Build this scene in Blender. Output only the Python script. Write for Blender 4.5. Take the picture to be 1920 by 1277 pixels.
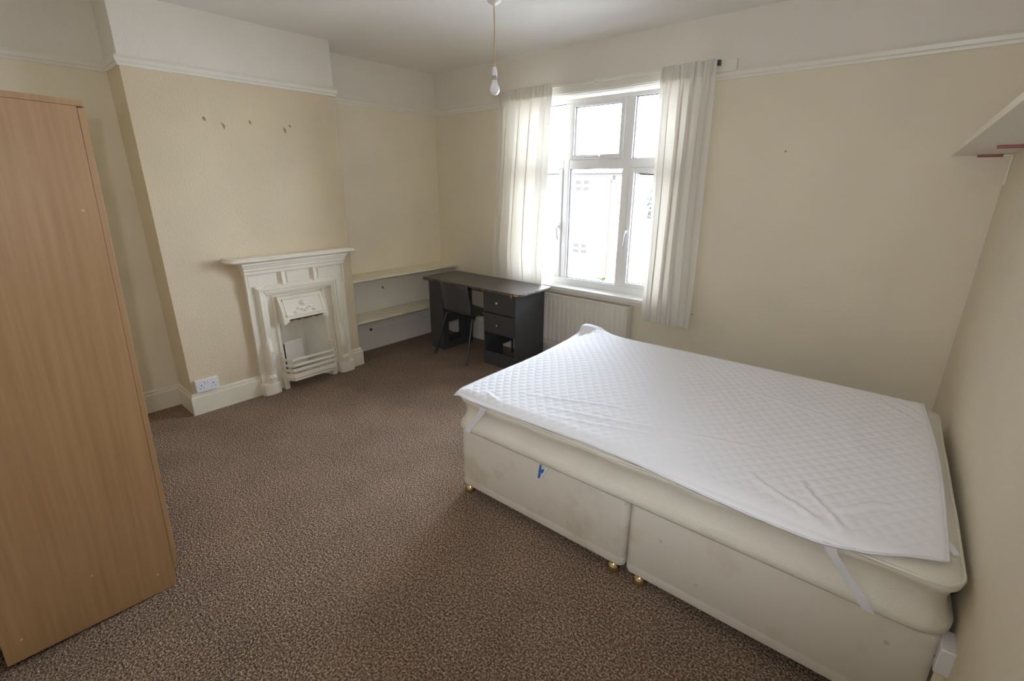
import bpy, bmesh, math, random
from mathutils import Vector, Matrix
import numpy as np
random.seed(7)
rng = np.random.default_rng(7)
for o in list(bpy.data.objects):
    bpy.data.objects.remove(o)
SC = bpy.context.scene
COL = SC.collection
R = math.radians

# ------------------------------------------------------------------ camera
CAM = Vector((4.0186, -3.4945, 1.5863))
YAW, PIT, ROL, FPX = 0.70656, 0.31822, 0.00458, 893.66
fw = Vector((-math.sin(YAW)*math.cos(PIT), math.cos(YAW)*math.cos(PIT), -math.sin(PIT)))
rt0 = Vector((math.cos(YAW), math.sin(YAW), 0)); up0 = rt0.cross(fw)
rt = math.cos(ROL)*rt0 + math.sin(ROL)*up0
up = -math.sin(ROL)*rt0 + math.cos(ROL)*up0
cd = bpy.data.cameras.new('camera'); cam = bpy.data.objects.new('camera', cd); COL.objects.link(cam)
cd.sensor_fit = 'HORIZONTAL'; cd.sensor_width = 36.0; cd.lens = FPX*36.0/1920.0
cd.clip_start = 0.02; cd.clip_end = 200
M = Matrix((rt, up, -fw)).transposed().to_4x4(); M.translation = CAM
cam.matrix_world = M
SC.camera = cam

# ------------------------------------------------------------------ world, lights, exposure
SC.view_settings.view_transform = 'Standard'; SC.view_settings.look = 'None'
SC.view_settings.gamma = 1.0; SC.view_settings.exposure = 0.15
SC.view_settings.use_curve_mapping = False
SC.cycles.use_denoising = True
SC.cycles.max_bounces = 14; SC.cycles.diffuse_bounces = 8; SC.cycles.glossy_bounces = 4
SC.cycles.transmission_bounces = 6; SC.cycles.transparent_max_bounces = 12
SC.cycles.sample_clamp_indirect = 8.0

W = bpy.data.worlds.new('overcast_sky'); SC.world = W; W.use_nodes = True
nt = W.node_tree; nt.nodes.clear()
wo = nt.nodes.new('ShaderNodeOutputWorld'); bg = nt.nodes.new('ShaderNodeBackground')
bg.inputs[0].default_value = (0.88, 0.97, 1.14, 1); bg.inputs[1].default_value = 26.0
nt.links.new(bg.outputs[0], wo.inputs[0])

# the overcast sky's light guided through the window (portal, adds no light of its own)
pl = bpy.data.lights.new('window_portal', 'AREA'); pl.shape = 'RECTANGLE'; pl.size = 1.6; pl.size_y = 1.6
pl.cycles.is_portal = True
po = bpy.data.objects.new('window_portal', pl); COL.objects.link(po)
po.location = (1.85, 0.22, 1.48); po.rotation_euler = (R(-90), 0, 0)

# the camera's own pop-up flash, just above the lens
fl = bpy.data.lights.new('camera_flash', 'SPOT'); fl.energy = 57; fl.color = (0.94, 1.0, 1.09)
fl.spot_size = R(128); fl.spot_blend = 0.85; fl.shadow_soft_size = 0.02
fo = bpy.data.objects.new('camera_flash', fl); COL.objects.link(fo)
fo.location = (4.0, -3.55, 1.69)
fo.rotation_euler = (fw + rt*0.08 + up*0.28).to_track_quat('-Z', 'Y').to_euler()

# ------------------------------------------------------------------ materials
def newmat(name):
    m = bpy.data.materials.new(name); m.use_nodes = True
    n = m.node_tree; b = n.nodes['Principled BSDF']
    return m, n, b

def mat(name, col, rough=0.5, metal=0.0, var=0.0, vscale=6.0, bump=0.0, bscale=200.0, spec=0.5, stretch=None, bdist=0.01):
    m, n, b = newmat(name)
    b.inputs['Base Color'].default_value = (*col, 1); b.inputs['Roughness'].default_value = rough
    b.inputs['Metallic'].default_value = metal; b.inputs['Specular IOR Level'].default_value = spec
    tc = n.nodes.new('ShaderNodeTexCoord'); mp = n.nodes.new('ShaderNodeMapping')
    n.links.new(tc.outputs['Object'], mp.inputs[0])
    if stretch: mp.inputs['Scale'].default_value = stretch
    if var > 0:
        t = n.nodes.new('ShaderNodeTexNoise'); t.inputs['Scale'].default_value = vscale; t.inputs['Detail'].default_value = 5
        n.links.new(mp.outputs[0], t.inputs['Vector'])
        r = n.nodes.new('ShaderNodeValToRGB')
        r.color_ramp.elements[0].position = 0.3; r.color_ramp.elements[1].position = 0.7
        r.color_ramp.elements[0].color = (*[c*(1-var) for c in col], 1)
        r.color_ramp.elements[1].color = (*[min(1, c*(1+var*0.6)) for c in col], 1)
        n.links.new(t.outputs[0], r.inputs[0]); n.links.new(r.outputs[0], b.inputs['Base Color'])
    if bump > 0:
        t = n.nodes.new('ShaderNodeTexNoise'); t.inputs['Scale'].default_value = bscale; t.inputs['Detail'].default_value = 3
        n.links.new(mp.outputs[0], t.inputs['Vector'])
        bp = n.nodes.new('ShaderNodeBump'); bp.inputs['Strength'].default_value = bump; bp.inputs['Distance'].default_value = bdist
        n.links.new(t.outputs[0], bp.inputs['Height']); n.links.new(bp.outputs[0], b.inputs['Normal'])
    return m

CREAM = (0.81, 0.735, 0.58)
m_wall = mat('cream_wallpaper_lightened', CREAM, 0.75, var=0.05, vscale=2.2, bump=0.35, bscale=75, bdist=0.006, spec=0.25)  # alcove cream lightened in the colour, making up for weak window light there
m_chim = mat('cream_wallpaper_raised_darkened', (0.68, 0.58, 0.42), 0.75, var=0.06, vscale=2.2, bump=0.38, bscale=85, bdist=0.007, spec=0.25)  # same cream as the alcoves, darkened in the colour to offset strong window light
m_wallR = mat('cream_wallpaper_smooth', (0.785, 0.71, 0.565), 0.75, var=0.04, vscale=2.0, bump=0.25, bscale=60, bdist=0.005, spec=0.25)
m_frieze = mat('white_wallpaper', (0.79, 0.745, 0.675), 0.75, var=0.03, vscale=2.0, bump=0.35, bscale=75, bdist=0.006, spec=0.25)
m_wpaint = mat('white_painted_board', (0.81, 0.785, 0.72), 0.6, var=0.06, vscale=3, bump=0.1, bscale=30)
m_ceil = mat('ceiling_paint', (0.86, 0.83, 0.80), 0.85, var=0.03, vscale=1.5, bump=0.15, bscale=120, bdist=0.004, spec=0.2)
m_gloss = mat('gloss_trim_paint', (0.80, 0.765, 0.685), 0.35, var=0.03, vscale=4, bump=0.04, bscale=25)
m_skirt = mat('cream_skirting_paint', (0.80, 0.745, 0.61), 0.35, var=0.04, vscale=5, bump=0.05, bscale=25)
m_iron = mat('cream_painted_iron', (0.83, 0.775, 0.665), 0.32, var=0.04, vscale=9, bump=0.12, bscale=45, bdist=0.004)
m_firebox = mat('painted_firebox', (0.84, 0.81, 0.72), 0.5, var=0.06, vscale=8, bump=0.2, bscale=30)
m_rust = mat('rust', (0.10, 0.045, 0.02), 0.9, var=0.5, vscale=60, bump=0.5, bscale=90)
m_gapshade = mat('dark_gap_shade', (0.02, 0.018, 0.016), 0.9)  # near-black that paints shade into gaps of the fireplace
m_shelf = mat('cream_shelf_paint', (0.80, 0.735, 0.57), 0.4, var=0.06, vscale=5)
m_black = mat('black_ash_laminate', (0.068, 0.068, 0.073), 0.45, var=0.08, vscale=8, stretch=(1, 1, 8), bump=0.05, bscale=120, spec=0.3)
m_top = mat('dark_desktop_laminate', (0.085, 0.072, 0.070), 0.36, var=0.3, vscale=5, bump=0.05, bscale=90, spec=0.45)
m_edge = mat('worn_brown_edge', (0.16, 0.115, 0.08), 0.6, var=0.7, vscale=25)
m_chip = mat('bare_chipboard', (0.55, 0.36, 0.17), 0.8, var=0.4, vscale=150)
m_plastic = mat('black_moulded_plastic', (0.062, 0.063, 0.068), 0.32, bump=0.06, bscale=300)
m_legs = mat('black_tube', (0.05, 0.05, 0.052), 0.3, metal=0.2)
m_steel = mat('brushed_steel', (0.62, 0.61, 0.58), 0.28, metal=1.0)
m_upvc = mat('white_upvc', (0.91, 0.91, 0.91), 0.3)
m_gasket = mat('grey_gasket', (0.16, 0.13, 0.12), 0.7)
m_sill = mat('white_sill_paint', (0.82, 0.81, 0.78), 0.35)
m_rad = mat('radiator_enamel', (0.74, 0.71, 0.65), 0.35)
m_radd = mat('radiator_grille_grey', (0.62, 0.63, 0.61), 0.6)  # plain light grey of the grille and wall brackets
m_ticking = mat('cream_mattress_ticking', (0.78, 0.74, 0.66), 0.85, var=0.05, vscale=4, bump=0.5, bscale=230, bdist=0.004, spec=0.15)
m_pipe = mat('mattress_piping', (0.80, 0.76, 0.68), 0.8, spec=0.15)
m_strap = mat('white_elastic', (0.82, 0.82, 0.87), 0.7, bump=0.2, bscale=400, spec=0.2)
m_brass = mat('brass', (0.62, 0.50, 0.28), 0.25, metal=1.0)
m_blue = mat('blue_plastic', (0.05, 0.18, 0.55), 0.35)
m_wplast = mat('white_plastic', (0.85, 0.84, 0.84), 0.3)
m_plate = mat('socket_plate_white', (0.80, 0.80, 0.84), 0.3)
m_cplast = mat('cream_plastic', (0.82, 0.76, 0.62), 0.35)
m_hole = mat('socket_hole', (0.05, 0.045, 0.045), 0.6)
m_flex = mat('tan_flex', (0.50, 0.33, 0.16), 0.6)
m_bulb = mat('opal_bulb', (0.88, 0.86, 0.88), 0.18)
m_red = mat('red_plastic', (0.24, 0.018, 0.010), 0.4)
m_wshelf = mat('white_melamine', (0.75, 0.70, 0.66), 0.45)
m_sedge = mat('shelf_edging', (0.80, 0.74, 0.60), 0.45)
m_screw = mat('cream_screw_cap', (0.60, 0.42, 0.20), 0.5)
m_mark = mat('grey_hook_metal', (0.28, 0.24, 0.18), 0.5, metal=0.4)
m_render = mat('white_render', (0.86, 0.85, 0.83), 0.9, var=0.03, vscale=1)
m_brick = mat('pale_brick', (0.30, 0.14, 0.085), 0.9, var=0.2, vscale=3)
m_hglass = mat('house_window_glass', (0.042, 0.037, 0.032), 0.6, spec=0.05)
m_gutter = mat('grey_gutter', (0.048, 0.041, 0.036), 0.6, spec=0.1)
m_pipe2 = mat('rust_downpipe', (0.060, 0.042, 0.034), 0.7, spec=0.1)
m_leaf = mat('leaf_green', (0.075, 0.10, 0.045), 0.7, var=0.4, vscale=6)
m_leaf2 = mat('dark_foliage', (0.036, 0.042, 0.036), 0.7, var=0.3, vscale=6)
m_ground = mat('pale_ground', (0.55, 0.54, 0.50), 0.9, var=0.1, vscale=0.6)
m_gate = mat('grey_gate_paint', (0.055, 0.049, 0.044), 0.7, spec=0.1)

def carpet():
    m, n, b = newmat('brown_loop_carpet')
    b.inputs['Roughness'].default_value = 0.95; b.inputs['Specular IOR Level'].default_value = 0.1
    tc = n.nodes.new('ShaderNodeTexCoord')
    t1 = n.nodes.new('ShaderNodeTexNoise'); t1.inputs['Scale'].default_value = 125; t1.inputs['Detail'].default_value = 2.5; t1.inputs['Roughness'].default_value = 0.65
    t2 = n.nodes.new('ShaderNodeTexVoronoi'); t2.inputs['Scale'].default_value = 170
    t3 = n.nodes.new('ShaderNodeTexNoise'); t3.inputs['Scale'].default_value = 3.0; t3.inputs['Detail'].default_value = 4
    for t in (t1, t2, t3): n.links.new(tc.outputs['Object'], t.inputs['Vector'])
    r = n.nodes.new('ShaderNodeValToRGB'); e = r.color_ramp.elements
    e[0].position = 0.36; e[0].color = (0.100, 0.058, 0.038, 1)
    e[1].position = 0.66; e[1].color = (0.60, 0.475, 0.385, 1)
    k = e.new(0.5); k.color = (0.272, 0.186, 0.133, 1)
    n.links.new(t1.outputs[0], r.inputs[0])
    mx = n.nodes.new('ShaderNodeMix'); mx.data_type = 'RGBA'; mx.blend_type = 'MULTIPLY'; mx.inputs['Factor'].default_value = 0.5
    r3 = n.nodes.new('ShaderNodeValToRGB'); r3.color_ramp.elements[0].color = (0.75, 0.75, 0.75, 1); r3.color_ramp.elements[1].color = (1.2, 1.2, 1.2, 1)
    r3.color_ramp.elements[0].position = 0.3; r3.color_ramp.elements[1].position = 0.7
    n.links.new(t3.outputs[0], r3.inputs[0])
    n.links.new(r.outputs[0], mx.inputs[6]); n.links.new(r3.outputs[0], mx.inputs[7])
    n.links.new(mx.outputs[2], b.inputs['Base Color'])
    bp = n.nodes.new('ShaderNodeBump'); bp.inputs['Strength'].default_value = 0.9; bp.inputs['Distance'].default_value = 0.008
    ad = n.nodes.new('ShaderNodeMath'); ad.operation = 'ADD'
    n.links.new(t1.outputs[0], ad.inputs[0]); n.links.new(t2.outputs[0], ad.inputs[1])
    n.links.new(ad.outputs[0], bp.inputs['Height']); n.links.new(bp.outputs[0], b.inputs['Normal'])
    return m
m_carpet = carpet()

def beech():
    m, n, b = newmat('beech_laminate')
    b.inputs['Roughness'].default_value = 0.42
    tc = n.nodes.new('ShaderNodeTexCoord'); mp = n.nodes.new('ShaderNodeMapping'); mp.inputs['Scale'].default_value = (4.5, 4.5, 0.5)
    n.links.new(tc.outputs['Object'], mp.inputs[0])
    t = n.nodes.new('ShaderNodeTexNoise'); t.inputs['Scale'].default_value = 1.0; t.inputs['Detail'].default_value = 3; t.inputs['Distortion'].default_value = 0.6
    n.links.new(mp.outputs[0], t.inputs['Vector'])
    ml = n.nodes.new('ShaderNodeMath'); ml.operation = 'MULTIPLY'; ml.inputs[1].default_value = 14
    sn = n.nodes.new('ShaderNodeMath'); sn.operation = 'SINE'
    n.links.new(t.outputs[0], ml.inputs[0]); n.links.new(ml.outputs[0], sn.inputs[0])
    mp2 = n.nodes.new('ShaderNodeMapping'); mp2.inputs['Scale'].default_value = (60, 60, 2.2)
    n.links.new(tc.outputs['Object'], mp2.inputs[0])
    g = n.nodes.new('ShaderNodeTexNoise'); g.inputs['Scale'].default_value = 1.0; g.inputs['Detail'].default_value = 2
    n.links.new(mp2.outputs[0], g.inputs['Vector'])
    a = n.nodes.new('ShaderNodeMath'); a.operation = 'MULTIPLY_ADD'; a.inputs[1].default_value = 0.07
    n.links.new(sn.outputs[0], a.inputs[0]); n.links.new(g.outputs[0], a.inputs[2])
    r = n.nodes.new('ShaderNodeValToRGB'); e = r.color_ramp.elements
    e[0].position = 0.25; e[0].color = (0.37, 0.220, 0.108, 1)
    e[1].position = 0.75; e[1].color = (0.455, 0.285, 0.150, 1)
    n.links.new(a.outputs[0], r.inputs[0]); n.links.new(r.outputs[0], b.inputs['Base Color'])
    return m
m_beech = beech()

def glassmat():
    m = bpy.data.materials.new('window_glass'); m.use_nodes = True; n = m.node_tree; n.nodes.clear()
    out = n.nodes.new('ShaderNodeOutputMaterial'); tr = n.nodes.new('ShaderNodeBsdfTransparent'); gl = n.nodes.new('ShaderNodeBsdfGlossy')
    gl.inputs['Roughness'].default_value = 0.02; tr.inputs[0].default_value = (0.96, 0.98, 0.97, 1)
    fr = n.nodes.new('ShaderNodeFresnel'); fr.inputs[0].default_value = 1.45
    mx = n.nodes.new('ShaderNodeMixShader')
    n.links.new(fr.outputs[0], mx.inputs[0]); n.links.new(tr.outputs[0], mx.inputs[1]); n.links.new(gl.outputs[0], mx.inputs[2])
    n.links.new(mx.outputs[0], out.inputs[0]); return m
m_glass = glassmat()

def clothmat(name, col, trans, wr=0.0):
    m = bpy.data.materials.new(name); m.use_nodes = True; n = m.node_tree; n.nodes.clear()
    out = n.nodes.new('ShaderNodeOutputMaterial'); d = n.nodes.new('ShaderNodeBsdfDiffuse'); t = n.nodes.new('ShaderNodeBsdfTranslucent')
    d.inputs[0].default_value = (*col, 1); t.inputs[0].default_value = (col[0], col[1]*0.97, col[2]*0.9, 1)
    mx = n.nodes.new('ShaderNodeMixShader'); mx.inputs[0].default_value = trans
    tc = n.nodes.new('ShaderNodeTexCoord'); mp = n.nodes.new('ShaderNodeMapping'); mp.inputs['Scale'].default_value = (400, 400, 400)
    ns = n.nodes.new('ShaderNodeTexNoise'); ns.inputs['Scale'].default_value = 1
    n.links.new(tc.outputs['Object'], mp.inputs[0]); n.links.new(mp.outputs[0], ns.inputs['Vector'])
    bp = n.nodes.new('ShaderNodeBump'); bp.inputs['Strength'].default_value = 0.15; bp.inputs['Distance'].default_value = 0.002
    n.links.new(ns.outputs[0], bp.inputs['Height']); n.links.new(bp.outputs[0], d.inputs['Normal'])
    n.links.new(d.outputs[0], mx.inputs[1]); n.links.new(t.outputs[0], mx.inputs[2]); n.links.new(mx.outputs[0], out.inputs[0]); return m
m_curtain = clothmat('unlined_white_cotton', (0.82, 0.785, 0.73), 0.16)
m_quilt = clothmat('white_quilted_cotton', (0.93, 0.935, 0.985), 0.02)

def divanmat():
    m, n, b = newmat('stained_cream_divan_cloth')
    b.inputs['Roughness'].default_value = 0.9; b.inputs['Specular IOR Level'].default_value = 0.1
    tc = n.nodes.new('ShaderNodeTexCoord')
    t = n.nodes.new('ShaderNodeTexNoise'); t.inputs['Scale'].default_value = 3.2; t.inputs['Detail'].default_value = 6; t.inputs['Roughness'].default_value = 0.6
    n.links.new(tc.outputs['Object'], t.inputs['Vector'])
    r = n.nodes.new('ShaderNodeValToRGB'); e = r.color_ramp.elements
    e[0].position = 0.28; e[0].color = (0.57, 0.50, 0.40, 1); e[1].position = 0.48; e[1].color = (0.69, 0.645, 0.58, 1)
    n.links.new(t.outputs[0], r.inputs[0])
    # small brown spots
    v = n.nodes.new('ShaderNodeTexVoronoi'); v.inputs['Scale'].default_value = 9
    n.links.new(tc.outputs['Object'], v.inputs['Vector'])
    r2 = n.nodes.new('ShaderNodeValToRGB'); r2.color_ramp.elements[0].position = 0.03; r2.color_ramp.elements[1].position = 0.09
    r2.color_ramp.elements[0].color = (0.62, 0.48, 0.36, 1); r2.color_ramp.elements[1].color = (1, 1, 1, 1)
    n.links.new(v.outputs['Distance'], r2.inputs[0])
    mx = n.nodes.new('ShaderNodeMix'); mx.data_type = 'RGBA'; mx.blend_type = 'MULTIPLY'; mx.inputs['Factor'].default_value = 0.6
    n.links.new(r.outputs[0], mx.inputs[6]); n.links.new(r2.outputs[0], mx.inputs[7]); n.links.new(mx.outputs[2], b.inputs['Base Color'])
    w = n.nodes.new('ShaderNodeTexNoise'); w.inputs['Scale'].default_value = 500
    n.links.new(tc.outputs['Object'], w.inputs['Vector'])
    bp = n.nodes.new('ShaderNodeBump'); bp.inputs['Strength'].default_value = 0.25; bp.inputs['Distance'].default_value = 0.002
    n.links.new(w.outputs[0], bp.inputs['Height']); n.links.new(bp.outputs[0], b.inputs['Normal'])
    return m
m_divan = divanmat()

# ------------------------------------------------------------------ mesh helpers
class MB:
    def __init__(s): s.v = []; s.f = []; s.m = []; s.mi = 0
    def add(s, vs, fs):
        k = len(s.v); s.v += [tuple(p) for p in vs]; s.f += [tuple(i+k for i in f) for f in fs]; s.m += [s.mi]*len(fs); return s
    def box(s, x0, x1, y0, y1, z0, z1):
        return s.add([(x0,y0,z0),(x1,y0,z0),(x1,y1,z0),(x0,y1,z0),(x0,y0,z1),(x1,y0,z1),(x1,y1,z1),(x0,y1,z1)],
                     [(0,3,2,1),(4,5,6,7),(0,1,5,4),(1,2,6,5),(2,3,7,6),(3,0,4,7)])
    def hexa(s, b, t):   # bottom 4 pts ccw, top 4 pts ccw
        return s.add(list(b)+list(t), [(0,3,2,1),(4,5,6,7),(0,1,5,4),(1,2,6,5),(2,3,7,6),(3,0,4,7)])
    def prism(s, poly, axis, a, b):  # poly in the two other axes (order x,y,z minus axis)
        def P(u, v, w):
            return (w,u,v) if axis == 0 else (u,w,v) if axis == 1 else (u,v,w)
        n = len(poly); vs = [P(u,v,a) for u,v in poly]+[P(u,v,b) for u,v in poly]
        fs = [tuple(range(n))[::-1], tuple(range(n,2*n))]+[(i,(i+1)%n,n+(i+1)%n,n+i) for i in range(n)]
        return s.add(vs, fs)
    def tube(s, path, r, n=10, cap=True):
        path = [Vector(p) for p in path]; rings = []
        rr = r if isinstance(r, (list, tuple)) else [r]*len(path)
        t0 = (path[1]-path[0]).normalized(); a = t0.orthogonal().normalized()
        for i, p in enumerate(path):
            if i == 0: t = path[1]-path[0]
            elif i == len(path)-1: t = path[-1]-path[-2]
            else: t = (path[i+1]-path[i]).normalized()+(path[i]-path[i-1]).normalized()
            t.normalize(); a = (a - t*a.dot(t)).normalized(); b = t.cross(a)
            rings.append([p+(a*math.cos(2*math.pi*k/n)+b*math.sin(2*math.pi*k/n))*rr[i] for k in range(n)])
        return s.loft(rings, True, cap)
    def loft(s, rings, closed=True, cap=False):
        n = len(rings[0]); vs = [p for r_ in rings for p in r_]; fs = []
        for i in range(len(rings)-1):
            for k in range(n if closed else n-1):
                fs.append((i*n+k, i*n+(k+1)%n, (i+1)*n+(k+1)%n, (i+1)*n+k))
        if cap: fs += [tuple(range(n))[::-1], tuple(range((len(rings)-1)*n, len(rings)*n))]
        return s.add(vs, fs)
    def lathe(s, prof, c, axis=2, n=20):   # prof: (r, h)
        rings = []
        for r_, h in prof:
            ring = []
            for k in range(n):
                a = 2*math.pi*k/n; u, v = r_*math.cos(a), r_*math.sin(a)
                ring.append((c[0]+u,c[1]+v,c[2]+h) if axis == 2 else (c[0]+h,c[1]+u,c[2]+v) if axis == 0 else (c[0]+v,c[1]+h,c[2]+u))
            rings.append(ring)
        return s.loft(rings, True, True)
    def ball(s, c, rx, ry=None, rz=None, n=10):
        ry = ry or rx; rz = rz or rx; rings = []
        for i in range(1, n):
            t = math.pi*i/n
            rings.append([(c[0]+rx*math.sin(t)*math.cos(2*math.pi*k/n), c[1]+ry*math.sin(t)*math.sin(2*math.pi*k/n), c[2]-rz*math.cos(t)) for k in range(n)])
        return s.loft(rings, True, True)
    def grid(s, P, nu, nv):
        vs = [P(i, j) for j in range(nv) for i in range(nu)]
        fs = [(j*nu+i, j*nu+i+1, (j+1)*nu+i+1, (j+1)*nu+i) for j in range(nv-1) for i in range(nu-1)]
        return s.add(vs, fs)

def wpos(o):
    p = Vector((0,0,0))
    while o is not None: p = p+Vector(o.location); o = o.parent
    return p

def obj(name, mb, mats, parent=None, bevel=0.0, smooth=30, origin=None, seg=2, fix=True):
    """one mesh object; vertices are given in room coordinates"""
    if not isinstance(mats, (list, tuple)): mats = [mats]
    base = wpos(parent) if parent is not None else Vector(origin or (0,0,0))
    me = bpy.data.meshes.new(name)
    me.from_pydata([(p[0]-base.x, p[1]-base.y, p[2]-base.z) for p in mb.v], [], mb.f)
    for m_ in mats: me.materials.append(m_)
    if len(mats) > 1:
        for p_, i in zip(me.polygons, mb.m): p_.material_index = i
    me.update()
    if fix:
        bm = bmesh.new(); bm.from_mesh(me); bmesh.ops.recalc_face_normals(bm, faces=bm.faces); bm.to_mesh(me); bm.free()
    if smooth:
        for p_ in me.polygons: p_.use_smooth = True
        me.set_sharp_from_angle(angle=R(smooth))
    o = bpy.data.objects.new(name, me); COL.objects.link(o)
    if parent is not None: o.parent = parent
    else: o.location = base
    if bevel > 0:
        b = o.modifiers.new('bevel', 'BEVEL'); b.width = bevel; b.segments = seg; b.limit_method = 'ANGLE'; b.angle_limit = R(40)
        b.harden_normals = False
    return o

def thing(name, label, cat, loc=(0,0,0), group=None):
    o = bpy.data.objects.new(name, None); COL.objects.link(o); o.location = loc
    o.empty_display_size = 0.05
    return tag(o, label, cat, group)

def tag(o, label, cat, group=None):
    o['label'] = label; o['category'] = cat
    if group: o['group'] = group
    return o

def struct(name, mb, mats, **k):
    o = obj(name, mb, mats, **k); o['kind'] = 'structure'; return o

# ------------------------------------------------------------------ room shell
H = 2.6; ZR = 2.25; D = 0.296; Y1 = -2.615; Y2 = -1.2735; YB = -3.76
SK = 0.033
def wx(y): return 4.25 - SK*y         # right wall surface, slightly out of square
XR = wx(YB)

b = MB(); b.box(-0.3, 4.8, YB-0.3, 0.3, -0.2, 0.0); struct('floor', b, m_carpet, smooth=0)
b = MB(); b.box(-0.3, 4.8, YB-0.3, 0.32, H, H+0.2); struct('ceiling', b, m_ceil, smooth=0)

# left (fireplace) wall behind both alcoves
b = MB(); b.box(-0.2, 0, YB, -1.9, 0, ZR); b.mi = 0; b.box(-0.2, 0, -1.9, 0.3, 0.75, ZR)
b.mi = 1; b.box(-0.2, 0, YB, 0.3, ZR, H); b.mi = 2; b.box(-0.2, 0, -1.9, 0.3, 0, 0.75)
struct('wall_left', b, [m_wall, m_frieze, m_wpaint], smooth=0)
# chimney breast, hollow behind the fireplace
HY0, HY1, HZ = -2.0, -1.54, 0.70
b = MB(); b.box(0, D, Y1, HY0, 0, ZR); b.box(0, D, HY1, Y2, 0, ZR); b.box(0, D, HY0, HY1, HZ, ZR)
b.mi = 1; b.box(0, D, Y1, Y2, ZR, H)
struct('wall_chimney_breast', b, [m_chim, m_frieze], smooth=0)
# window wall
WX0, WX1, WZ0, WZ1 = 1.08, 2.62, 0.685, 2.262
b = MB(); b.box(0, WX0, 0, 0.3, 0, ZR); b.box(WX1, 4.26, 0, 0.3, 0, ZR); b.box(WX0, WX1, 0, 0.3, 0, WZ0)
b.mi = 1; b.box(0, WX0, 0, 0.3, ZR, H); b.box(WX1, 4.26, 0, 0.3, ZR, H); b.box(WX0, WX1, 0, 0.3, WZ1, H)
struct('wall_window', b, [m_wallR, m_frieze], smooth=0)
# right wall
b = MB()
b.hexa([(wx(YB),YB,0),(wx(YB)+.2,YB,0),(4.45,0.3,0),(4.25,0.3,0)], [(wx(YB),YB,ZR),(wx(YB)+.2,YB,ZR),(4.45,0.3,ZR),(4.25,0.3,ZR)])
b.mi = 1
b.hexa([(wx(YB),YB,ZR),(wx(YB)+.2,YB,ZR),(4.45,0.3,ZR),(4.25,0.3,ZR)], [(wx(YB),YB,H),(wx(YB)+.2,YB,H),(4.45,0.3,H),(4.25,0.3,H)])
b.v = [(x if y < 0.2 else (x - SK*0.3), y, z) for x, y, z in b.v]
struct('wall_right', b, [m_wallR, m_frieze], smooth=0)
# wall behind the camera
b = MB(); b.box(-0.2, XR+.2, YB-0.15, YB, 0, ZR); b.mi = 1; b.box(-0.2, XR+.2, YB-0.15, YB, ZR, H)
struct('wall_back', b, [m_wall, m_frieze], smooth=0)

# picture rails: moulded profile (offset from wall, height)
RAIL = [(0, 2.222), (0.010, 2.222), (0.013, 2.236), (0.020, 2.242), (0.023, 2.262), (0.017, 2.270), (0.014, 2.277), (0, 2.277)]
SKIRT = [(0, 0), (0.020, 0), (0.020, 0.128), (0.013, 0.134), (0.013, 0.150), (0.006, 0.160), (0, 0.160)]
def run(mb, prof, path, closed=False):
    """sweep a profile along a floor-plan path; profile offset goes to the path's left"""
    n = len(path); rings = []
    for i, p in enumerate(path):
        p = Vector(p)
        d0 = (p-Vector(path[i-1])).normalized() if i > 0 else None
        d1 = (Vector(path[i+1])-p).normalized() if i < n-1 else None
        if d0 is None: d0 = d1
        if d1 is None: d1 = d0
        n0 = Vector((-d0.y, d0.x)); n1 = Vector((-d1.y, d1.x)); m_ = (n0+n1); m_ = m_/max(1e-6, m_.dot(n0))
        rings.append([(p.x+m_.x*o_, p.y+m_.y*o_, z) for o_, z in prof])
    mb.loft(rings, True, True); return mb
# paths run so that the room lies to the left
b = run(MB(), RAIL, [(1.0, 0), (0, 0), (0, Y2), (D, Y2), (D, Y1), (0, Y1), (0, YB)])
struct('trim_1', b, m_gloss)
b = run(MB(), RAIL, [(4.25, 0), (2.72, 0)]); struct('trim_2', b, m_gloss)
b = run(MB(), RAIL, [(wx(YB), YB), (4.25, -0.02)]); struct('trim_3', b, m_gloss)
# curtain batten above the window
b = MB(); b.box(1.0, 2.893, -0.022, 0, 2.268, 2.338); struct('trim_4', b, m_gloss, bevel=0.002)
# skirting
b = run(MB(), SKIRT, [(0.0, Y2), (D, Y2), (D, -1.40)]); b2 = b
struct('baseboard_chimney_right', b, m_skirt)
b = run(MB(), SKIRT, [(D, -2.15), (D, Y1), (0, Y1), (0, YB)]); struct('baseboard_left', b, m_skirt)
b = run(MB(), [(0, 0), (0.018, 0), (0.018, 0.205), (0.012, 0.215), (0.006, 0.235), (0, 0.24)], [(4.25, 0), (0, 0), (0, Y2)]); struct('baseboard_window', b, m_wpaint)
b = run(MB(), SKIRT, [(wx(YB), YB), (4.25, -0.02)]); struct('baseboard_right', b, m_skirt)

# ------------------------------------------------------------------ window (white plastic frame, three over three)
win = bpy.data.objects.new('window_1', None); COL.objects.link(win); win.location = (1.83, 0.10, 0.70); win['kind'] = 'structure'
FY0, FY1 = 0.10, 0.165
gx = [1.135, 1.512, 1.584, 2.084, 2.157, 2.555]     # glass edges of the fixed frame members
b = MB()
b.box(WX0, gx[0], FY0, FY1, 0.712, 2.245); b.box(gx[5], WX1, FY0, FY1, 0.712, 2.245)
b.box(gx[0], gx[5], FY0, FY1, 2.212, 2.245)
b.box(gx[0], gx[5], FY0, FY1, 0.712, 0.772)
b.box(gx[1]+.014, gx[2], FY0, FY1, 0.772, 2.212); b.box(gx[3], gx[4], FY0, FY1, 0.772, 2.212)
for a, c in ((gx[0], gx[1]+.014), (gx[2], gx[3]), (gx[4], gx[5])): b.box(a, c, FY0, FY1, 1.706, 1.777)
obj('frame', b, m_upvc, win, bevel=0.006)
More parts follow.
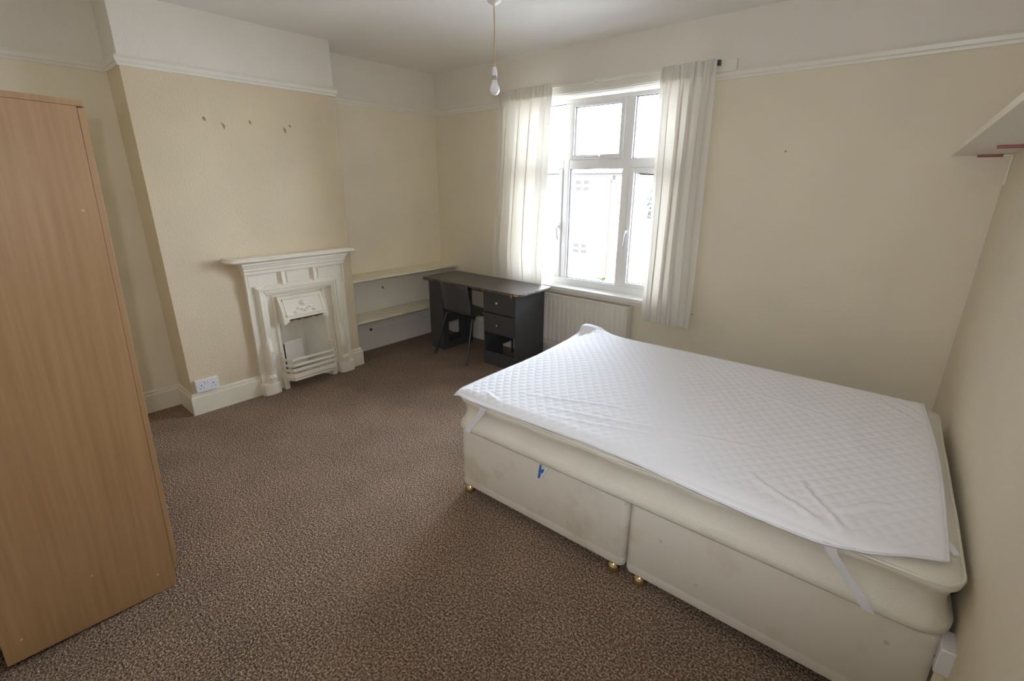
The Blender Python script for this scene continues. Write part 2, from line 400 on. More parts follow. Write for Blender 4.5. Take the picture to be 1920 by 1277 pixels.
def sash(x0, x1, z0, z1, w, label=None):
    m_ = MB(); y0, y1 = FY0-0.012, FY0+0.05
    m_.box(x0, x0+w, y0, y1, z0, z1); m_.box(x1-w, x1, y0, y1, z0, z1); m_.box(x0+w, x1-w, y0, y1, z0, z0+w); m_.box(x0+w, x1-w, y0, y1, z1-w, z1)
    s_ = obj('sash', m_, m_upvc, win, bevel=0.006)
    g_ = MB(); t = 0.003
    a0, a1, c0, c1 = x0+w, x1-w, z0+w, z1-w; yy0, yy1 = FY0+0.008, FY0+0.03
    for bx in ((a0,a0+t,c0,c1),(a1-t,a1,c0,c1),(a0+t,a1-t,c0,c0+t),(a0+t,a1-t,c1-t,c1)): g_.box(bx[0],bx[1],yy0,yy1,bx[2],bx[3])
    obj('gasket', g_, m_gasket, s_, smooth=0)
    p_ = MB(); p_.box(a0, a1, FY0+0.03, FY0+0.034, c0, c1); obj('pane', p_, m_glass, s_, smooth=0)
    return s_
sL = sash(1.10, 1.524, 0.771, 1.706, 0.037); sR = sash(2.156, 2.58, 0.771, 1.706, 0.037); sV = sash(1.586, 2.081, 1.777, 2.214, 0.036)
def fixed(x0, x1, z0, z1):
    g_ = MB(); t = 0.004; yy0, yy1 = FY0+0.018, FY0+0.04
    for bx in ((x0,x0+t,z0,z1),(x1-t,x1,z0,z1),(x0+t,x1-t,z0,z0+t),(x0+t,x1-t,z1-t,z1)): g_.box(bx[0],bx[1],yy0,yy1,bx[2],bx[3])
    p_ = MB(); p_.box(x0, x1, FY0+0.042, FY0+0.046, z0, z1)
    q = obj('pane', p_, m_glass, win, smooth=0); obj('gasket', g_, m_gasket, q, smooth=0)
fixed(gx[2], gx[3], 0.772, 1.706); fixed(gx[0], gx[1]+.01, 1.777, 2.212); fixed(gx[4], gx[5], 1.777, 2.212)
def handle(px, pz, vertical, sgn, par):
    m_ = MB(); y0 = FY0-0.012
    if vertical:
        m_.box(px-0.012, px+0.012, y0-0.010, y0, pz-0.03, pz+0.03)
        m_.tube([(px, y0-0.008, pz), (px, y0-0.035, pz), (px-0.004, y0-0.042, pz-0.02), (px-0.012*sgn, y0-0.044, pz-0.11)], [0.009, 0.010, 0.010, 0.007], 8)
    else:
        m_.box(px-0.03, px+0.03, y0-0.010, y0, pz-0.010, pz+0.010)
        m_.tube([(px, y0-0.008, pz), (px, y0-0.035, pz), (px-0.02, y0-0.042, pz), (px-0.12, y0-0.044, pz-0.004)], [0.009, 0.010, 0.010, 0.007], 8)
    obj('handle', m_, m_wplast, par, bevel=0.002)
handle(2.172, 1.225, True, 1, sR); handle(1.508, 1.225, True, -1, sL); handle(1.885, 1.795, False, 1, sV)
b = MB(); b.box(1.02, 2.68, -0.045, 0.0, 0.684, 0.715); b.box(WX0, WX1, 0.0, FY0+0.01, 0.684, 0.715)
obj('sill', b, m_sill, win, bevel=0.005)
b = MB(); b.box(1.02, 2.68, -0.026, 0, 0.655, 0.6838); obj('sill_apron', b, m_gloss, win, bevel=0.003)

# ------------------------------------------------------------------ alcove shelves
b = MB(); b.box(0.0, 0.275, Y2, -0.001, 0.746, 0.769)
tag(obj('alcove_shelf', b, m_shelf, bevel=0.003), 'upper cream painted shelf fitted in the alcove, its end meeting the black desk', 'shelf', 'shelves in the alcove')
b = MB(); b.box(0.0, 0.275, Y2, -0.001, 0.362, 0.384)
tag(obj('alcove_shelf', b, m_shelf, bevel=0.003), 'lower cream painted shelf close above the carpet in the alcove', 'shelf', 'shelves in the alcove')
def bracket_hook(y, z, lab):
    m_ = MB(); m_.box(0, 0.004, y-0.006, y+0.006, z-0.012, z+0.012)
    m_.tube([(0.003, y, z+0.004), (0.022, y, z+0.002), (0.030, y, z-0.010), (0.022, y, z-0.018)], 0.0028, 6)
    tag(obj('wall_hook', m_, m_mark), lab, 'hook', 'hooks under the alcove shelves')
bracket_hook(-0.78, 0.60, 'small dark metal hook on the white alcove wall between the two shelves')
b = MB(); b.lathe([(0.014, 0), (0.014, 0.006), (0.009, 0.006), (0.009, -0.001)], (0.018, -0.965, 0.205), axis=0, n=14)
tag(obj('pipe_hole', b, m_hole), 'small dark round plug in the white board below the lower alcove shelf', 'hole')  # solid dark disc stands in for an open hole

# ------------------------------------------------------------------ hooks left on the chimney breast
MARKS = [(-2.224, 1.979, 0, 'small grey picture hook on the chimney breast, leftmost of the row'),
         (-2.113, 1.946, 1, 'forked grey picture hook on the chimney breast, second from the left'),
         (-1.940, 1.981, 0, 'small grey picture hook on the chimney breast, middle of the row'),
         (-1.701, 1.950, 1, 'forked grey picture hook on the chimney breast, the lower of the right pair'),
         (-1.662, 1.980, 2, 'tiny grey picture hook at the right end of the row on the chimney breast')]
for y, z, k, lab in MARKS:
    m_ = MB(); s = 0.5 if k == 2 else 0.75
    m_.box(D, D+0.003, y-0.004*s, y+0.004*s, z-0.012*s, z+0.014*s)
    m_.tube([(D+0.002, y, z+0.01*s), (D+0.012, y+0.004, z+0.004*s), (D+0.013, y+0.005, z-0.012*s), (D+0.004, y+0.004, z-0.016*s)], 0.0022, 6)
    if k == 1:
        m_.tube([(D+0.002, y, z), (D+0.011, y-0.008, z+0.008), (D+0.013, y-0.012, z+0.018)], 0.0022, 6)
        m_.tube([(D+0.002, y, z-0.01), (D+0.010, y+0.003, z-0.022)], 0.0022, 6)
    tag(obj('picture_hook', m_, m_mark), lab, 'hook', 'picture hooks on the chimney breast')
for x, z, lab in ((3.25, 1.78, 'small nail in the cream window wall right of the curtain, high up'), (2.806, 0.665, 'small pin in the wall beside the bottom of the right curtain')):
    m_ = MB(); m_.tube([(x, 0, z), (x, -0.016, z+0.002)], 0.0022, 6); m_.lathe([(0.005, 0), (0.005, -0.002)], (x, -0.015, z+0.002), axis=1, n=10)
    tag(obj('wall_nail', m_, m_mark), lab, 'nail')

# ------------------------------------------------------------------ twin socket on the chimney breast
t = thing('twin_socket', 'white double power socket just above the skirting left of the fireplace', 'socket', (D, -2.522, 0.21))
b = MB(); b.box(D, D+0.026, -2.595, -2.449, 0.167, 0.253); obj('back_box', b, m_cplast, t, bevel=0.003)
b = MB(); b.box(D+0.026, D+0.034, -2.595, -2.449, 0.167, 0.253); obj('face_plate', b, m_plate, t, bevel=0.003)
for dy in (-0.038, 0.038):
    b = MB(); yc = -2.522+dy; xf = D+0.0343
    b.box(xf-.002, xf+.0004, yc-.003, yc+.003, .211, .221); b.box(xf-.002, xf+.0004, yc-.015, yc-.008, .193, .197); b.box(xf-.002, xf+.0004, yc+.008, yc+.015, .193, .197)
    obj('pin_holes', b, m_hole, t, smooth=0)
    b = MB(); ys = -2.522+(0.009 if dy > 0 else -0.009); b.box(xf-.002, xf+.004, ys-.006, ys+.006, .222, .243)
    obj('rocker_switch', b, m_plate, t, bevel=0.001)
for yy in (-2.586, -2.458):
    b = MB(); b.lathe([(0.003, 0), (0.003, 0.0015)], (D+0.0335, yy, 0.21), axis=0, n=10); obj('screw', b, m_steel, t)

# socket and conduit on the right wall beside the bed
ys = -1.93; xw = wx(ys)
t = thing('wall_socket', 'small white socket low on the right wall in the gap beside the bed', 'socket', (xw, ys, 0.33))
b = MB(); b.box(xw-0.032, xw+0.004, ys-0.045, ys+0.045, 0.285, 0.372); obj('face_plate', b, m_plate, t, bevel=0.004)
b = MB(); b.box(xw-0.0335, xw-0.031, ys-.004, ys+.004, .335, .35); b.box(xw-0.0335, xw-0.031, ys-.015, ys-.008, .312, .318); b.box(xw-0.0335, xw-0.031, ys+.008, ys+.015, .312, .318)
obj('pin_holes', b, m_hole, t, smooth=0)
b = MB(); b.box(xw-0.022, xw+0.004, ys-0.014, ys+0.014, 0.0, 0.284)
tag(obj('cable_conduit', b, m_cplast, bevel=0.003), 'cream cable trunking running down the right wall from the socket beside the bed', 'conduit')

# ------------------------------------------------------------------ fireplace
FC = -1.769
fp = thing('fireplace', 'cream painted cast iron bedroom fireplace with mantel shelf on the chimney breast', 'fireplace', (D, FC, 0))
def mir(y): return 2*FC-y
# mantel shelf with moulded edge
def mantel():
    m_ = MB(); prof = [(0.0, 1.034), (0.098, 1.034), (0.106, 1.040), (0.122, 1.046), (0.128, 1.052), (0.128, 1.060), (0.120, 1.066), (0.112, 1.068), (0.108, 1.074), (0, 1.074)]
    ya, yb = -2.178, -1.378
    rings = []
    for o_, z in prof:
        r = max(o_, 0.0); ring = []
        # plan outline: grows from the core by the offset; rounded front corners
        c = 0.05
        ring.append((D-0.005, ya-r*0.82, z))
        for k in range(7):
            a = math.pi/2*k/6; ring.append((D+max(r-c, 0.001)+c*math.sin(a)*min(1, r/0.05), ya-(r-c)*0.82-c*math.cos(a)*0.82*min(1, r/0.05), z))
        for k in range(7):
            a = math.pi/2*k/6; ring.append((D+max(r-c, 0.001)+c*math.cos(a)*min(1, r/0.05), yb+(r-c)*0.75+c*math.sin(a)*0.75*min(1, r/0.05), z))
        ring.append((D-0.005, yb+r*0.75, z))
        rings.append(ring)
    m_.loft(rings[1:-1], True, True)
    return m_
obj('mantel_shelf', mantel(), m_iron, fp, bevel=0.0015, smooth=40)
# cornice below the shelf
b = MB()
for x, z0, z1, e in ((0.392, 1.016, 1.036, 0.030), (0.378, 0.998, 1.017, 0.018), (0.364, 0.972, 0.999, 0.008), (0.352, 0.944, 0.973, 0.0)):
    b.box(D-.004, x, -2.166-e*.7, mir(-2.166)+e*.7, z0, z1)
obj('cornice', b, m_iron, fp, bevel=0.006, seg=3)
# frieze with three sunk panels
b = MB(); b.box(D-.004, 0.330, -2.160, mir(-2.160), 0.785, 0.946)
b.box(0.33, 0.341, -2.160, -2.145, 0.785, 0.946); b.box(0.33, 0.341, mir(-2.145), mir(-2.160), 0.785, 0.946)
for yc in (-1.895, mir(-1.895)):
    b.hexa([(0.33,yc-.026,.83),(0.352,yc-.006,.83),(0.352,yc+.006,.83),(0.33,yc+.026,.83)], [(0.33,yc-.026,.946),(0.352,yc-.006,.946),(0.352,yc+.006,.946),(0.33,yc+.026,.946)])
obj('frieze', b, m_iron, fp, bevel=0.002)
for a_, c_ in ((-2.140, -1.935), (-1.855, mir(-1.855)), (mir(-1.935), mir(-2.140))):
    b = MB(); b.box(0.329, 0.336, a_, c_, 0.852, 0.935)
    obj('frieze_panel', b, m_iron, fp, bevel=0.003)
# architrave around the opening
b = MB()
for x, i0, i1 in ((0.346, 0.0, 0.075), (0.354, 0.014, 0.066), (0.360, 0.036, 0.056)):
    ya, yb = -2.033-i0, -2.033-i1
    b.box(0.32, x, yb, ya, 0.10, 0.778+i1); b.box(0.32, x, mir(ya), mir(yb), 0.10, 0.778+i1); b.box(0.32, x, ya, mir(ya), 0.778+i0, 0.778+i1)
obj('architrave', b, m_iron, fp, bevel=0.004, seg=2)
for s_ in (0, 1):
    q = (lambda y: y) if s_ == 0 else mir
    def bx(m_, x0, x1, ya, yb, z0, z1): m_.box(x0, x1, min(q(ya), q(yb)), max(q(ya), q(yb)), z0, z1)
    b = MB(); bx(b, D-.004, 0.334, -2.160, -2.0365, 0.09, 0.79); obj('pilaster', b, m_iron, fp, bevel=0.003)
    b = MB(); bx(b, D-.004, 0.350, -2.168, -2.026, 0.0, 0.095)
    m2 = [(D, q(-2.168)), (0.362, q(-2.160)), (0.375, q(-2.13)), (0.378, q(-2.095)), (0.375, q(-2.060)), (0.362, q(-2.032)), (D, q(-2.026))]
    b.prism(m2 if s_ == 0 else m2[::-1], 2, 0.0, 0.092); obj('plinth', b, m_iron, fp, bevel=0.004)
    # scrolled console at the foot of the leg, with a leaf in relief
    rings = []
    for k in range(25):
        u = k/24; z = 0.095+u*0.38
        bul = math.sin(math.pi*min(1, (1-u)*1.15))**1.4 if u > 0.13 else 0.35+0.65*u/0.13*0.3
        p = 0.352+0.052*max(0, bul)*(1-0.35*u); w = 0.024+0.024*max(0, bul)*(1-u)
        yc = -2.088+0.018*u
        ring = []
        for j in range(9):
            a = math.pi*j/8; ring.append((0.335+(p-0.335)*math.sin(a)**0.6, q(yc-w*math.cos(a)), z))
        rings.append(ring)
    b = MB(); b.loft(rings, True, True); con = obj('console', b, m_iron, fp, smooth=50)
    b = MB()
    rl = random.Random(5)
    for k in range(9):
        z = 0.125+k*0.026; uk = (z-0.095)/0.38; bk = math.sin(math.pi*min(1, (1-uk)*1.15))**1.4 if uk > 0.13 else 0.5
        xx = 0.347+0.052*max(0, bk)*(1-0.35*uk); wk = 0.020*max(0.2, bk)*(1-0.5*uk)+0.004
        for sg in (-1, 0, 1):
            b.ball((xx-0.004*abs(sg), q(-2.079+0.018*uk+sg*wk), z+0.010*(sg == 0)), 0.0065, 0.0075-0.0003*k, 0.017-0.0006*k+0.003*rl.random(), 7)
    obj('leaf_relief', b, m_iron, con, smooth=60)
# cast insert: register plate with arched opening, hood, firebox
def plate():
    m_ = MB(); xa, xb = 0.296, 0.306; ya, yb = -2.050, mir(-2.050)
    oL, oR, oz = -1.955, mir(-1.955), 0.56
    m_.box(xa, xb, ya, oL, 0.0, 0.785); m_.box(xa, xb, oR, yb, 0.0, 0.785); m_.box(xa, xb, oL, oR, oz, 0.785)
    for sgn, c in ((1, oL), (-1, oR)):   # arch corners
        pts = [(c, oz)]+[(c+sgn*0.06*(1-math.cos(a)), oz-0.06*(1-math.sin(a))) for a in [math.pi/2*k/6 for k in range(7)]]
        pts = [(c, oz), (c, oz-0.06)]+[(c+sgn*0.06*(1-math.cos(math.pi/2*k/6)), oz-0.06+0.06*math.sin(math.pi/2*k/6)) for k in range(1, 7)]
        m_.prism(pts if sgn > 0 else pts[::-1], 0, xa, xb)
    return m_
obj('register_plate', plate(), m_iron, fp, bevel=0.002)
for ya in (-1.972, mir(-1.972)):  # raised beads up the sides of the opening
    b = MB(); b.box(0.304, 0.316, ya-0.008, ya+0.008, 0.10, 0.76)
    obj('side_bead', b, m_iron, fp, bevel=0.004)
hood_prof = [(0.306, 0.752), (0.330, 0.745), (0.362, 0.690), (0.392, 0.610), (0.398, 0.575)]
yl, yr = -1.955, mir(-1.955)
b = MB(); b.prism([(0.300, 0.753)]+hood_prof[1:]+[(0.384, 0.575), (0.378, 0.605), (0.348, 0.680), (0.316, 0.733), (0.300, 0.738)], 1, yl+.002, yr-.002)
for sgn, yy in ((1, yl), (-1, yr)):  # cheeks
    poly = [(0.300, 0.756), (0.333, 0.748), (0.366, 0.692), (0.396, 0.611), (0.402, 0.538), (0.385, 0.540), (0.300, 0.545)]
    b.prism(poly, 1, min(yy, yy+sgn*0.010), max(yy, yy+sgn*0.010))
    tri = [(yy+sgn*.004, 0.5395), (yy+sgn*0.022, 0.540), (yy+sgn*0.045, 0.560), (yy+sgn*0.050, 0.580), (yy+sgn*.004, 0.580)]
    b.prism(tri if sgn > 0 else tri[::-1], 0, 0.3885, 0.4005)
hood = obj('hood', b, m_iron, fp, bevel=0.002)
# framed panel on the hood slope
def on_hood(y, s, lift=0.0):   # s: 0 bottom .. 1 top along the slope
    x = 0.396-0.058*s; z = 0.595+0.135*s
    return (x+lift*0.92, y, z+lift*0.38)
b = MB()
for y0, y1, s0, s1 in ((yl+.03, yr-.03, 0.02, 0.09), (yl+.03, yr-.03, 0.93, 1.0), (yl+.03, yl+.042, 0.0, 1.0), (yr-.042, yr-.03, 0.0, 1.0)):
    b.hexa([on_hood(y0,s0,-.004), on_hood(y1,s0,-.004), on_hood(y1,s0,.008), on_hood(y0,s0,.008)], [on_hood(y0,s1,-.004), on_hood(y1,s1,-.004), on_hood(y1,s1,.008), on_hood(y0,s1,.008)])
obj('panel_moulding', b, m_iron, hood, bevel=0.002)
b = MB(); c = on_hood(FC, 0.60, 0.006); b.ball(c, 0.012, 0.020, 0.020, 10)
for k in range(7):
    a = 2*math.pi*k/7; b.ball((c[0]-0.002, c[1]+0.021*math.cos(a), c[2]+0.019*math.sin(a)), 0.009, 0.013, 0.013, 8)
for k, (dy, s, ry) in enumerate(((-.045, .38, .024), (.045, .38, .024), (-.075, .20, .022), (.075, .20, .022), (-.02, .30, .012), (.02, .30, .012), (0, .22, .012))):
    p = on_hood(FC+dy, s, 0.004); b.ball(p, 0.008, ry, 0.012, 8)
obj('rose_relief', b, m_iron, hood, smooth=60)
b = MB()
for k in range(9):
    y0 = yl+0.05+k*0.03; b.box(0.372, 0.394, y0, y0+0.028, 0.566-random.random()*0.010, 0.580)
obj('rusted_edge', b, m_rust, hood, smooth=0)
b = MB()   # splayed firebox
F0, F1, B0, B1, XB = -1.955, mir(-1.955), -1.86, -1.68, 0.12
b.add([(0.298,F0,0.0),(XB,B0,0.0),(XB,B1,0.0),(0.298,F1,0.0),(0.298,F0,0.62),(XB,B0,0.62),(XB,B1,0.62),(0.298,F1,0.62)], [(0,1,5,4),(1,2,6,5),(2,3,7,6),(4,5,6,7)])
fb = obj('firebox', b, m_firebox, fp, smooth=0, fix=False)
b = MB(); b.hexa([(0.215,-1.900,0.11),(0.195,-1.735,0.11),(0.205,-1.735,0.11),(0.225,-1.900,0.11)], [(0.193,-1.900,0.345),(0.173,-1.735,0.345),(0.183,-1.735,0.345),(0.203,-1.900,0.345)])
obj('fire_board', b, m_firebox, fb, bevel=0.002)
b = MB(); b.box(0.216, 0.219, -1.909, -1.901, 0.12, 0.335); obj('board_gap_shade', b, m_gapshade, fb, smooth=0)  # solid dark strip painted as the shade in the gap beside the board
# grate: bars, apron, posts, feet
gy0, gy1 = -1.978, mir(-1.978)
gr = MB(); gr.box(0.31, 0.405, gy0+.03, gy1-.03, 0.098, 0.106)
gr_o = obj('grate_base', gr, m_gapshade, fp, smooth=0)  # dark slab stands in for the shade between the rods
for k in range(17):
    yy = gy0+0.045+k*(gy1-gy0-0.09)/16; b = MB(); b.box(0.318, 0.408, yy-.005, yy+.005, 0.107, 0.122)
    obj('grate_rod', b, m_iron, gr_o, bevel=0.001)
for z in (0.165, 0.205, 0.252):
    b = MB(); hb = 0.011
    path = [(0.308, gy0), (0.36, gy0+0.004), (0.420, gy0+0.040), (0.420, gy1-0.040), (0.36, gy1-0.004), (0.308, gy1)]
    rings = []
    for i, (x, y) in enumerate(path):
        nx, ny = ((0, -1), (0.3, -1), (0.75, -0.7), (0.75, 0.7), (0.3, 1), (0, 1))[i]
        rings.append([(x, y, z-hb), (x+nx*.010, y+ny*.010, z-hb), (x+nx*.010, y+ny*.010, z+hb), (x, y, z+hb)])
    b.loft(rings, True, True); obj('grate_bar', b, m_iron, fp, bevel=0.003)
b = MB(); rings = []
for i, (x, y) in enumerate([(0.308, gy0), (0.36, gy0+0.002), (0.425, gy0+0.040), (0.425, gy1-0.040), (0.36, gy1-0.002), (0.308, gy1)]):
    nx, ny = ((0, -1), (0.3, -1), (0.75, -0.7), (0.75, 0.7), (0.3, 1), (0, 1))[i]
    rings.append([(x, y, 0.078), (x+nx*.006, y+ny*.006, 0.078), (x+nx*.006, y+ny*.006, 0.098), (x+nx*.014, y+ny*.014, 0.104), (x+nx*.014, y+ny*.014, 0.134), (x, y, 0.136)])
b.loft(rings, True, True); obj('apron', b, m_iron, fp, bevel=0.002)
for yy in (gy0, gy1):
    b = MB(); b.box(0.308, 0.350, yy-0.020, yy+0.020, 0.0, 0.105); obj('grate_foot', b, m_iron, fp, bevel=0.004)
    b = MB(); b.lathe([(0.011, 0.10), (0.011, 0.265), (0.016, 0.272), (0.016, 0.282), (0.008, 0.287), (0.013, 0.300), (0.010, 0.312), (0.002, 0.316)], (0.335, yy, 0), n=14)
    obj('grate_post', b, m_iron, fp, smooth=40)

# ------------------------------------------------------------------ wardrobe (leans a little towards the window)
wd = thing('wardrobe', 'tall beech effect wardrobe at the left edge of the room, its plain side in view', 'wardrobe', (1.95, -3.206, 0.0))
X0, X1, FY, BY, ZT = 1.12, 1.95, -3.206, -3.700, 1.826
b = MB(); b.box(X1-.016, X1, BY, FY, 0.0, ZT-.018); sp = obj('side_panel', b, m_beech, wd, bevel=0.001)
b = MB(); b.box(X0, X0+.016, BY, FY, 0.0, ZT-.018); obj('side_panel', b, m_beech, wd, bevel=0.001)
b = MB(); b.box(X0, X1, BY, FY+.020, ZT-.0175, ZT); obj('top_panel', b, m_beech, wd, bevel=0.001)
b = MB(); b.box(X0+.017, X1-.017, BY, BY+.005, 0.06, ZT-.02); obj('back_panel', b, m_beech, wd, smooth=0)
b = MB(); b.box(X0+.017, X1-.017, BY+.006, FY, 0.070, 0.086); obj('bottom_panel', b, m_beech, wd, smooth=0)
b = MB(); b.box(X0+.017, X1-.017, FY-.04, FY-.024, 0.0, 0.069); obj('plinth', b, m_beech, wd, smooth=0)
xm = (X0+X1)/2
for a_, c_, hx in ((X0+.001, xm-.0015, xm-.04), (xm+.0015, X1-.0005, xm+.04)):
    b = MB(); b.box(a_, c_, FY+.001, FY+.0185, 0.088, ZT-.022); dr = obj('door', b, m_beech, wd, bevel=0.001)
    b = MB(); b.tube([(hx, FY+.019, 0.92), (hx, FY+.045, 0.93), (hx, FY+.045, 1.04), (hx, FY+.019, 1.05)], 0.005, 8); obj('door_handle', b, m_steel, dr)
for y, z in ((-3.245, 1.498), (-3.262, 0.085), (-3.445, 0.205), (-3.652, 0.080)):
    b = MB(); b.lathe([(0.0045, -0.001), (0.0045, 0.0012), (0.003, 0.0022)], (X1, y, z), axis=0, n=12); obj('screw_cap', b, m_screw, sp)
wd.rotation_euler = (R(-2.15), 0, 0)

# ------------------------------------------------------------------ desk
dk = thing('desk', 'black two pedestal desk standing in the corner in front of the window', 'desk', (0.97, -0.33, 0))
def rrect(x0, x1, y0, y1, r, n=6):
    pts = []
    for cx, cy, a0 in ((x1-r, y0+r, -90), (x1-r, y1-r, 0), (x0+r, y1-r, 90), (x0+r, y0+r, 180)):
        for k in range(n+1):
            a = R(a0+90*k/n); pts.append((cx+r*math.cos(a), cy+r*math.sin(a)))
    return pts
DX0, DX1, DYF, DYB = 0.352, 1.592, -0.566, -0.098
b = MB(); b.prism(rrect(DX0+.0015, DX1-.0015, DYF+.0015, DYB-.0015, 0.035), 2, 0.7008, 0.7205); tp = obj('desktop', b, m_top, dk, bevel=0.001)
b = MB(); b.prism(rrect(DX0, DX1, DYF, DYB, 0.036), 2, 0.7012, 0.7165); obj('edge_strip', b, m_edge, tp, bevel=0.001)
b = MB(); b.box(1.532, 1.575, DYF-.0012, DYF+.02, 0.702, 0.7165); b.box(1.50, 1.512, DYF-.003, DYF, 0.685, 0.716); obj('chipped_corner', b, m_chip, tp, bevel=0.001)
tp['label'] = 'dark desktop with worn edges'
# left pedestal: narrow cabinet, cut-outs in the sides near the floor
def cut_side(m_, x0, x1, ya, yb, z1):
    m_.box(x0, x1, ya, ya+.05, 0.0, z1); m_.box(x0, x1, yb-.17, yb, 0.0, z1); m_.box(x0, x1, ya+.05, yb-.17, 0.28, z1); m_.box(x0, x1, ya+.05, yb-.17, 0.0, 0.075)
PYF, PYB = -0.505, -0.105
lp = MB(); lp.box(0.385, 0.400, PYF+.017, -0.33, 0.0, 0.70); lp.box(0.385, 0.400, -0.33, PYB-.016, 0.28, 0.70); lp.box(0.385, 0.400, PYB-.016, PYB, 0.0, 0.70); cut_side(lp, 0.565, 0.580, PYF+.017, PYB, 0.70)
lp.box(0.400, 0.565, PYB-.012, PYB, 0.0, 0.70); lp.box(0.4, .565, PYF+.03, PYB-.013, 0.28, 0.295); lp.box(0.4, .565, PYF+.03, PYB-.013, 0.055, 0.070)
lpo = obj('pedestal', lp, m_black, dk, bevel=0.001)
b = MB(); b.box(0.385, 0.580, PYF, PYF+.016, 0.0, 0.698); obj('front_panel', b, m_black, lpo, bevel=0.002)
# right pedestal: two drawers over an open cubby with no back on one side
rp = MB(); rp.box(1.130, 1.145, PYF, -0.26, 0.0, 0.70); rp.box(1.130, 1.145, -0.26, PYB-.02, 0.13, 0.70); rp.box(1.130, 1.145, PYB-.02, PYB, 0.0, 0.70); rp.box(1.492, 1.507, PYF, PYB, 0.0, 0.70)
rp.box(1.145, 1.492, PYF+.02, PYB, 0.300, 0.315); rp.box(1.145, 1.492, PYF+.004, PYF+.019, 0.0, 0.130)
rp.box(1.30, 1.492, PYB-.012, PYB, 0.0, 0.299); rp.box(1.145, 1.492, PYB-.012, PYB, 0.316, 0.70)
rpo = obj('pedestal', rp, m_black, dk, bevel=0.001)
for z0, z1, zk in ((0.502, 0.694, 0.600), (0.318, 0.492, 0.397)):
    b = MB(); b.box(1.147, 1.490, PYF-.004, PYF+.012, z0, z1); b.box(1.16, 1.478, PYF+.012, PYF+.30, z0+.01, z1-.05)
    dw = obj('drawer', b, m_black, rpo, bevel=0.0015)
    b = MB(); b.lathe([(0.005, 0), (0.005, -0.012), (0.012, -0.016), (0.013, -0.022), (0.009, -0.027)], (1.309, PYF-.004, zk), axis=1, n=16); obj('knob', b, m_steel, dw)
b = MB(); b.box(1.150, 1.162, PYF+.03, PYB-.03, 0.185, 0.200); obj('drawer_runner', b, m_black, rpo)

# ------------------------------------------------------------------ chair
ch = thing('chair', 'black plastic stacking chair with tubular legs tucked into the desk', 'chair', (0.825, -0.645, 0))
CX, CY = 0.825, -0.645
PROF = [(0.435, 0.405), (0.425, 0.425), (0.39, 0.436), (0.30, 0.432), (0.20, 0.424), (0.12, 0.424), (0.075, 0.436), (0.050, 0.462), (0.040, 0.50), (0.030, 0.555), (0.015, 0.63), (0.002, 0.70), (-0.002, 0.723), (-0.008, 0.732)]
def shell(side):
    n = len(PROF); NX = 15; rings = []
    for i, (y, z) in enumerate(PROF):
        back = max(0, min(1, (i-5)/3.0)); w = 0.205-0.018*back
        if i == 0: w -= 0.02
        if i >= n-2: w -= 0.02*(i-n+3)
        ring = []
        for k in range(NX):
            s = -1+2*k/(NX-1); lift = abs(s)**3
            ring.append((CX+s*w, CY+y+back*lift*0.055, z+(1-back)*lift*0.022))
        rings.append(ring)
    return rings
b = MB(); b.loft(shell(0), False, False)
sh = obj('seat_shell', b, m_plastic, ch, smooth=60)
mod = sh.modifiers.new('thickness', 'SOLIDIFY'); mod.thickness = 0.007; mod.offset = 0
sb = sh.modifiers.new('round', 'SUBSURF'); sb.levels = 1; sb.render_levels = 2
R_ = shell(0); rim = [Vector(q[0])+Vector((-.001, -.002, 0)) for q in R_[4:-1]]; rim += [Vector(p_)+Vector((0, -.002, .001)) for p_ in R_[-1][1:-1]]; rim += [Vector(q[-1])+Vector((.001, -.002, 0)) for q in reversed(R_[4:-1])]
b = MB(); b.tube(rim, [0.006+0.005*min(1, min(i, len(rim)-1-i)/5) for i in range(len(rim))], 10); obj('back_rim', b, m_plastic, ch, smooth=60)
for sx in (-1, 1):
    for nm, p in (('rear', [(CX+sx*.160, CY+.16, .405), (CX+sx*.185, CY+.115, .402), (CX+sx*.235, CY+.0, .008)]), ('front', [(CX+sx*.160, CY+.28, .410), (CX+sx*.180, CY+.32, .408), (CX+sx*.215, CY+.43, .008)])):
        m_ = MB(); m_.tube(p, 0.0105, 10); lg = obj('leg', m_, m_legs, ch, smooth=50)
        m_ = MB(); e = p[-1]; m_.lathe([(0.013, 0), (0.013, 0.025), (0.0112, 0.028)], (e[0], e[1], 0.0), n=12); obj('foot_cap', m_, m_plastic, lg)
for yy in (CY+.17, CY+.28):
    m_ = MB(); m_.tube([(CX-.165, yy, .407), (CX+.165, yy, .407)], 0.009, 8); obj('seat_rail', m_, m_legs, ch)
ch.rotation_euler = (0, 0, R(-3.5))

# ------------------------------------------------------------------ radiator
rd = thing('radiator', 'cream ribbed panel radiator below the window sill', 'radiator', (1.90, 0, 0.18))
RX0, RX1, RZ0, RZ1 = 1.478, 2.326, 0.182, 0.652
pts = []; nrib = 17; pw = (RX1-RX0-0.03)/nrib
front = [(RX0, -0.095)]
for k in range(nrib):
    x = RX0+0.015+k*pw
    front += [(x+.002, -0.095), (x+.006, -0.1015), (x+.013, -0.104), (x+pw-.013, -0.104), (x+pw-.006, -0.1015), (x+pw-.002, -0.095)]
front += [(RX1, -0.095)]
b = MB()
def ring(z, dep): return [(x, -0.095+(y+0.095)*dep, z) for x, y in front]+[(RX1, -0.075, z), (RX0, -0.075, z)]
b.loft([ring(RZ0, 0), ring(RZ0+.028, 0), ring(RZ0+.045, 1), ring(RZ1-.05, 1), ring(RZ1-.032, 0), ring(RZ1, 0)], True, True)
obj('front_panel', b, m_rad, rd, smooth=25)
b = MB(); b.box(RX0+.005, RX1-.005, -0.0725, -0.022, RZ1-.016, RZ1-.010)
obj('top_grille', b, m_radd, rd, bevel=0.002)
